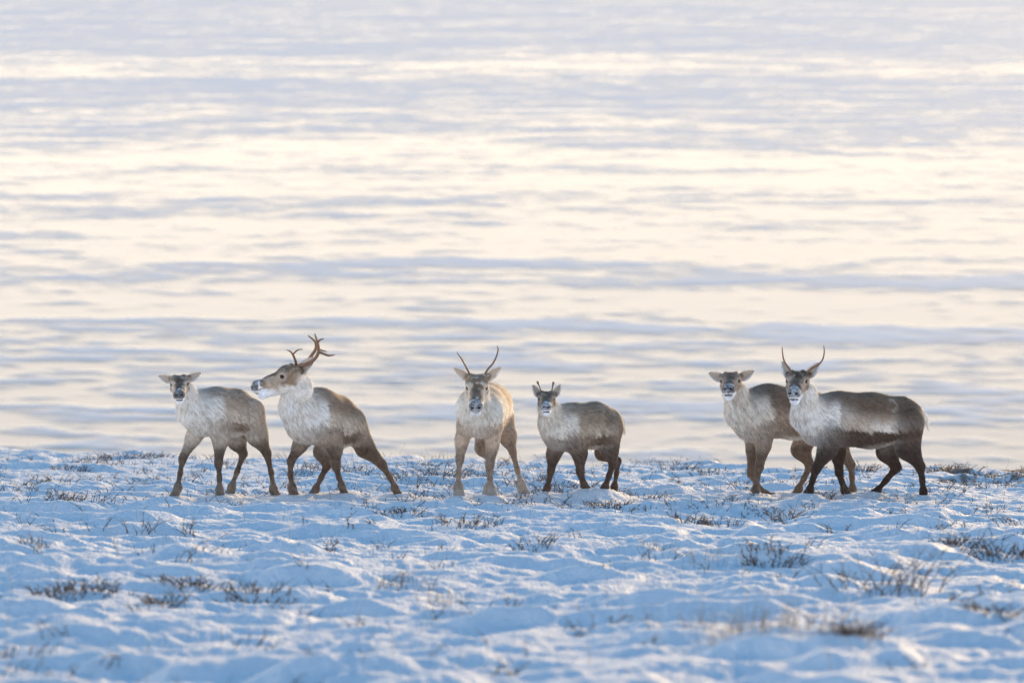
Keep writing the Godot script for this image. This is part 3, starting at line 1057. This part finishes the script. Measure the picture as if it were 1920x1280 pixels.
# dwarf shrubs and dead tussocks that stand out of the snow: picture column and row of the foot, width and height in metres, stems, kind, label
func shrub_list() -> Array:
	return [
		[232, 858, 0.62, 0.10, 60, "heath", "low dark heath clump on the snow mound left of the leftmost reindeer"],
		[290, 856, 0.40, 0.09, 45, "heath", "heath clump on the crest just left of the leftmost reindeer's ears and legs"],
		[135, 880, 0.36, 0.08, 40, "heath", "flat dark heath clump in the snow at the far left, above the others there"],
		[175, 862, 0.22, 0.10, 22, "shrub", "small twiggy shrub on the left crest beside the dark heath mound"],
		[100, 936, 0.30, 0.14, 26, "shrub", "bare shrub on the left, level with the herd's hooves"],
		[165, 938, 0.34, 0.15, 28, "shrub", "dark bare shrub left of the leftmost reindeer's front hoof"],
		[265, 995, 0.16, 0.22, 10, "shrub", "thin leaning twig below the leftmost reindeer"],
		[360, 1005, 0.12, 0.20, 8, "shrub", "single upright twig in the snow left of centre, below the leftmost reindeer"],
		[75, 1028, 0.22, 0.13, 20, "shrub", "blurred brown shrub near the left edge"],
		[150, 1110, 0.50, 0.10, 60, "heath", "wide blurred dark heath patch in the left foreground"],
		[350, 1098, 0.30, 0.09, 40, "heath", "blurred dark heath patch right of the wide one in the left foreground"],
		[470, 1130, 0.42, 0.09, 45, "heath", "blurred dark heath strip in the foreground below the antlered reindeer"],
		[305, 1135, 0.20, 0.10, 25, "heath", "small blurred heath clump in the lower left foreground"],
		[560, 888, 0.36, 0.13, 30, "shrub", "bare shrub between the front legs of the reindeer with branching antlers"],
		[662, 885, 0.42, 0.16, 36, "shrub", "bare shrub behind the stretched hind leg of the reindeer with branching antlers"],
		[790, 892, 0.75, 0.17, 70, "shrub", "widest spread of bare dwarf shrub between the second and third reindeer"],
		[835, 888, 0.40, 0.18, 36, "shrub", "bare dwarf shrub just left of the reindeer facing the camera"],
		[885, 892, 0.34, 0.14, 28, "shrub", "bare shrub between the legs of the reindeer facing the camera"],
		[1000, 905, 0.40, 0.15, 34, "shrub", "bare shrub between the reindeer facing the camera and the small calf"],
		[1065, 922, 0.45, 0.15, 40, "shrub", "bare shrub between the front legs of the small calf"],
		[1195, 932, 0.60, 0.12, 56, "shrub", "low spreading shrub just right of the small calf's hind hooves"],
		[1140, 948, 0.32, 0.08, 50, "heath", "dark heath clump in front of the small calf's hind hooves"],
		[758, 962, 0.34, 0.08, 45, "heath", "dark heath clump in front of the stretched hind hoof of the antlered reindeer"],
		[880, 985, 0.40, 0.16, 40, "shrub", "dark upright shrub in front of the reindeer facing the camera"],
		[1000, 1030, 0.24, 0.15, 26, "shrub", "blurred dark tuft in the middle foreground below the small calf"],
		[760, 1098, 0.36, 0.20, 40, "grass", "blurred brown grass tuft in the middle foreground"],
		[835, 1130, 0.30, 0.22, 30, "grass", "blurred pale grass tuft in the middle foreground, lower than the brown one"],
		[1220, 1025, 0.26, 0.12, 40, "grass", "yellow brown grass tuft right of the middle, in front of the herd"],
		[1265, 880, 0.45, 0.14, 36, "shrub", "bare shrub on the crest between the small calf and the right pair"],
		[1330, 890, 0.30, 0.12, 26, "shrub", "bare shrub on the crest left of the right pair of reindeer"],
		[1290, 978, 0.30, 0.12, 40, "shrub", "dark bare shrub in front of the gap left of the right pair"],
		[1345, 985, 0.28, 0.12, 34, "shrub", "dark bare shrub in front of the half hidden reindeer"],
		[1475, 975, 0.24, 0.15, 30, "shrub", "dark tuft in front of the right pair's front hooves"],
		[1335, 1048, 0.40, 0.16, 36, "grass", "blurred tuft in the right foreground below the half hidden reindeer"],
		[1440, 1055, 0.40, 0.12, 50, "heath", "blurred dark heath clump in the right foreground below the right pair"],
		[1650, 1110, 0.60, 0.38, 46, "shrub", "tallest spray of thin twigs in the right foreground"],
		[1335, 1180, 0.55, 0.22, 60, "grass", "left part of the big blurred brown tussock at lower right"],
		[1400, 1188, 0.45, 0.24, 60, "grass", "middle part of the big blurred brown tussock at lower right"],
		[1510, 1182, 0.40, 0.26, 56, "grass", "right part of the big blurred brown tussock at lower right, with tall stems"],
		[1603, 1190, 0.14, 0.10, 40, "heath", "small round dark tuft right of the big blurred tussock"],
		[1615, 882, 0.30, 0.12, 34, "heath", "small dark clump on the crest under the darkest reindeer's belly"],
		[1790, 884, 0.50, 0.09, 50, "heath", "dark reddish heath strip on the crest right of the darkest reindeer"],
		[1880, 892, 0.60, 0.10, 60, "heath", "dark reddish heath strip at the right edge of the crest"],
		[1840, 905, 0.55, 0.08, 60, "heath", "flat reddish heath in the snow below the right crest strips"],
		[1810, 1018, 0.40, 0.10, 50, "heath", "dark heath patch at right below the darkest reindeer's rump"],
		[1890, 1045, 0.40, 0.14, 46, "heath", "brown heath clump at the right edge below the crest"],
		[1880, 1150, 0.34, 0.08, 40, "heath", "blurred dark heath patch near the lower right edge"],
	]


func make_shrubs() -> void:
	for i in shrub_spots.size():
		var s: Array = shrub_spots[i]
		rng.seed = 1000 + i
		var p := on_ground(s[0], s[1])
		var kind: String = s[5]
		var root := Node3D.new()
		root.name = next_name({ "shrub": "dwarf_shrub", "heath": "heath_clump", "grass": "grass_tussock" }[kind])
		add_child(root)
		root.position = p
		tag(root, s[6], { "shrub": "shrub", "heath": "heath", "grass": "grass tuft" }[kind], "plants sticking out of the snow")
		var V := PackedVector3Array()
		var N := PackedVector3Array()
		var C := PackedColorArray()
		var I := PackedInt32Array()
		var c0 := Color(0.07, 0.052, 0.044)
		var c1 := Color(0.165, 0.120, 0.095)
		if kind == "grass":
			c0 = Color(0.16, 0.12, 0.085)
			c1 = Color(0.36, 0.28, 0.19)
		for n in int(s[4] * (1.6 if kind == "heath" else 1.0)):
			var a := rng.randf() * TAU
			var q := sqrt(rng.randf())
			var fx: float = cos(a) * q * s[2] * 0.6 + rng.randfn() * 0.03
			var fz: float = sin(a) * q * s[2] * 0.42
			var foot := Vector3(fx, ground_y(p.x + fx, p.z + fz) - p.y - 0.02, fz)
			var out := Vector3(cos(a), 0, sin(a)) * rng.randf_range(0.1, 0.9) + Vector3(rng.randf_range(-0.6, 0.6), 0, rng.randf_range(-0.6, 0.6))
			stem(V, N, C, I, foot, out, s[3] * rng.randf_range(0.2, 0.75), kind, c0, c1)
		part("stems", V, N, C, I, twig_mat, root).set_meta("kind", "stuff")


func stem(V: PackedVector3Array, N: PackedVector3Array, C: PackedColorArray, I: PackedInt32Array, foot: Vector3, out: Vector3, tall: float, kind: String, c0: Color, c1: Color) -> void:
	var line := []
	var bend := out * tall * (1.8 if kind == "heath" else (1.5 if kind == "shrub" else 0.5))
	var thick := 0.0036 if kind == "shrub" else (0.0040 if kind == "heath" else 0.0018)
	var k := 4
	var wob := Vector3(rng.randf_range(-1, 1), 0, rng.randf_range(-1, 1)) * tall * 0.12
	for i in k + 1:
		var t := i / float(k)
		line.append([foot + Vector3(0, tall * (t - 0.25 * t * t) / 0.75 + 0.02 * t, 0) + bend * t * (0.5 + 0.5 * t) + wob * sin(t * 7.0), thick * (1.0 - 0.75 * t)])
	tube(V, N, C, I, line, c0, c1, 4)
	if kind == "grass":
		return
	for b in rng.randi_range(2, 4):
		var at_i := rng.randi_range(1, k - 1)
		var from: Vector3 = line[at_i][0]
		var dir := Vector3(rng.randf_range(-1, 1), rng.randf_range(0.1, 0.9), rng.randf_range(-1, 1)).normalized() * tall * rng.randf_range(0.25, 0.5)
		tube(V, N, C, I, [[from, thick * 0.65], [from + dir * 0.5 + Vector3(0, 0.006, 0), thick * 0.5], [from + dir, thick * 0.2]], c0, c1, 3)


func make_scatter() -> void:
	# countless thin straws and twigs all over the slope
	rng.seed = 99
	var V := PackedVector3Array()
	var N := PackedVector3Array()
	var C := PackedColorArray()
	var I := PackedInt32Array()
	for n in 3000:
		var d := rng.randf_range(19.0, 53.5)
		if rng.randf() < 0.35:
			d = rng.randf_range(38.5, 51.0)
		var x := rng.randf_range(-1.0, 1.0) * (1.0 + 0.15 * d)
		if n_heath.get_noise_2d(x * 0.5 + 50.0, d * 0.4) < rng.randf_range(-0.35, 0.25):
			continue
		var z := -d
		var foot := Vector3(x, ground_y(x, z) - 0.02, z)
		var straw := rng.randf() < 0.55
		var lean := Vector3(rng.randf_range(-0.6, 0.6), 0, rng.randf_range(-0.6, 0.6))
		if straw:
			stem(V, N, C, I, foot, lean, rng.randf_range(0.05, 0.24), "grass", Color(0.22, 0.165, 0.11), Color(0.40, 0.31, 0.20))
		else:
			for k in rng.randi_range(1, 5):
				var off := Vector3(rng.randf_range(-0.08, 0.08), 0, rng.randf_range(-0.05, 0.05))
				stem(V, N, C, I, foot + off, lean + Vector3(rng.randf_range(-0.8, 0.8), 0, 0), rng.randf_range(0.03, 0.09), "shrub", Color(0.06, 0.045, 0.04), Color(0.13, 0.095, 0.075))
	for n in 1100:
		var d := rng.randf_range(37.0, 52.5)
		var x := rng.randf_range(-1.0, 1.0) * 8.5
		if n_heath.get_noise_2d(x * 0.8 + 20.0, d * 0.5) < rng.randf_range(-0.1, 0.35):
			continue
		for k in rng.randi_range(2, 7):
			var fx := x + rng.randf_range(-0.16, 0.16)
			var fz := -d + rng.randf_range(-0.12, 0.12)
			stem(V, N, C, I, Vector3(fx, ground_y(fx, fz) - 0.02, fz), Vector3(rng.randf_range(-1.2, 1.2), 0, rng.randf_range(-0.6, 0.6)), rng.randf_range(0.03, 0.085), "shrub", Color(0.05, 0.038, 0.033), Color(0.12, 0.085, 0.065))
	var o := part("dry_grass_and_twigs", V, N, C, I, twig_mat, self)
	tag(o, "thin dry straws and dark twigs scattered over the snow", "grass", "", "stuff")
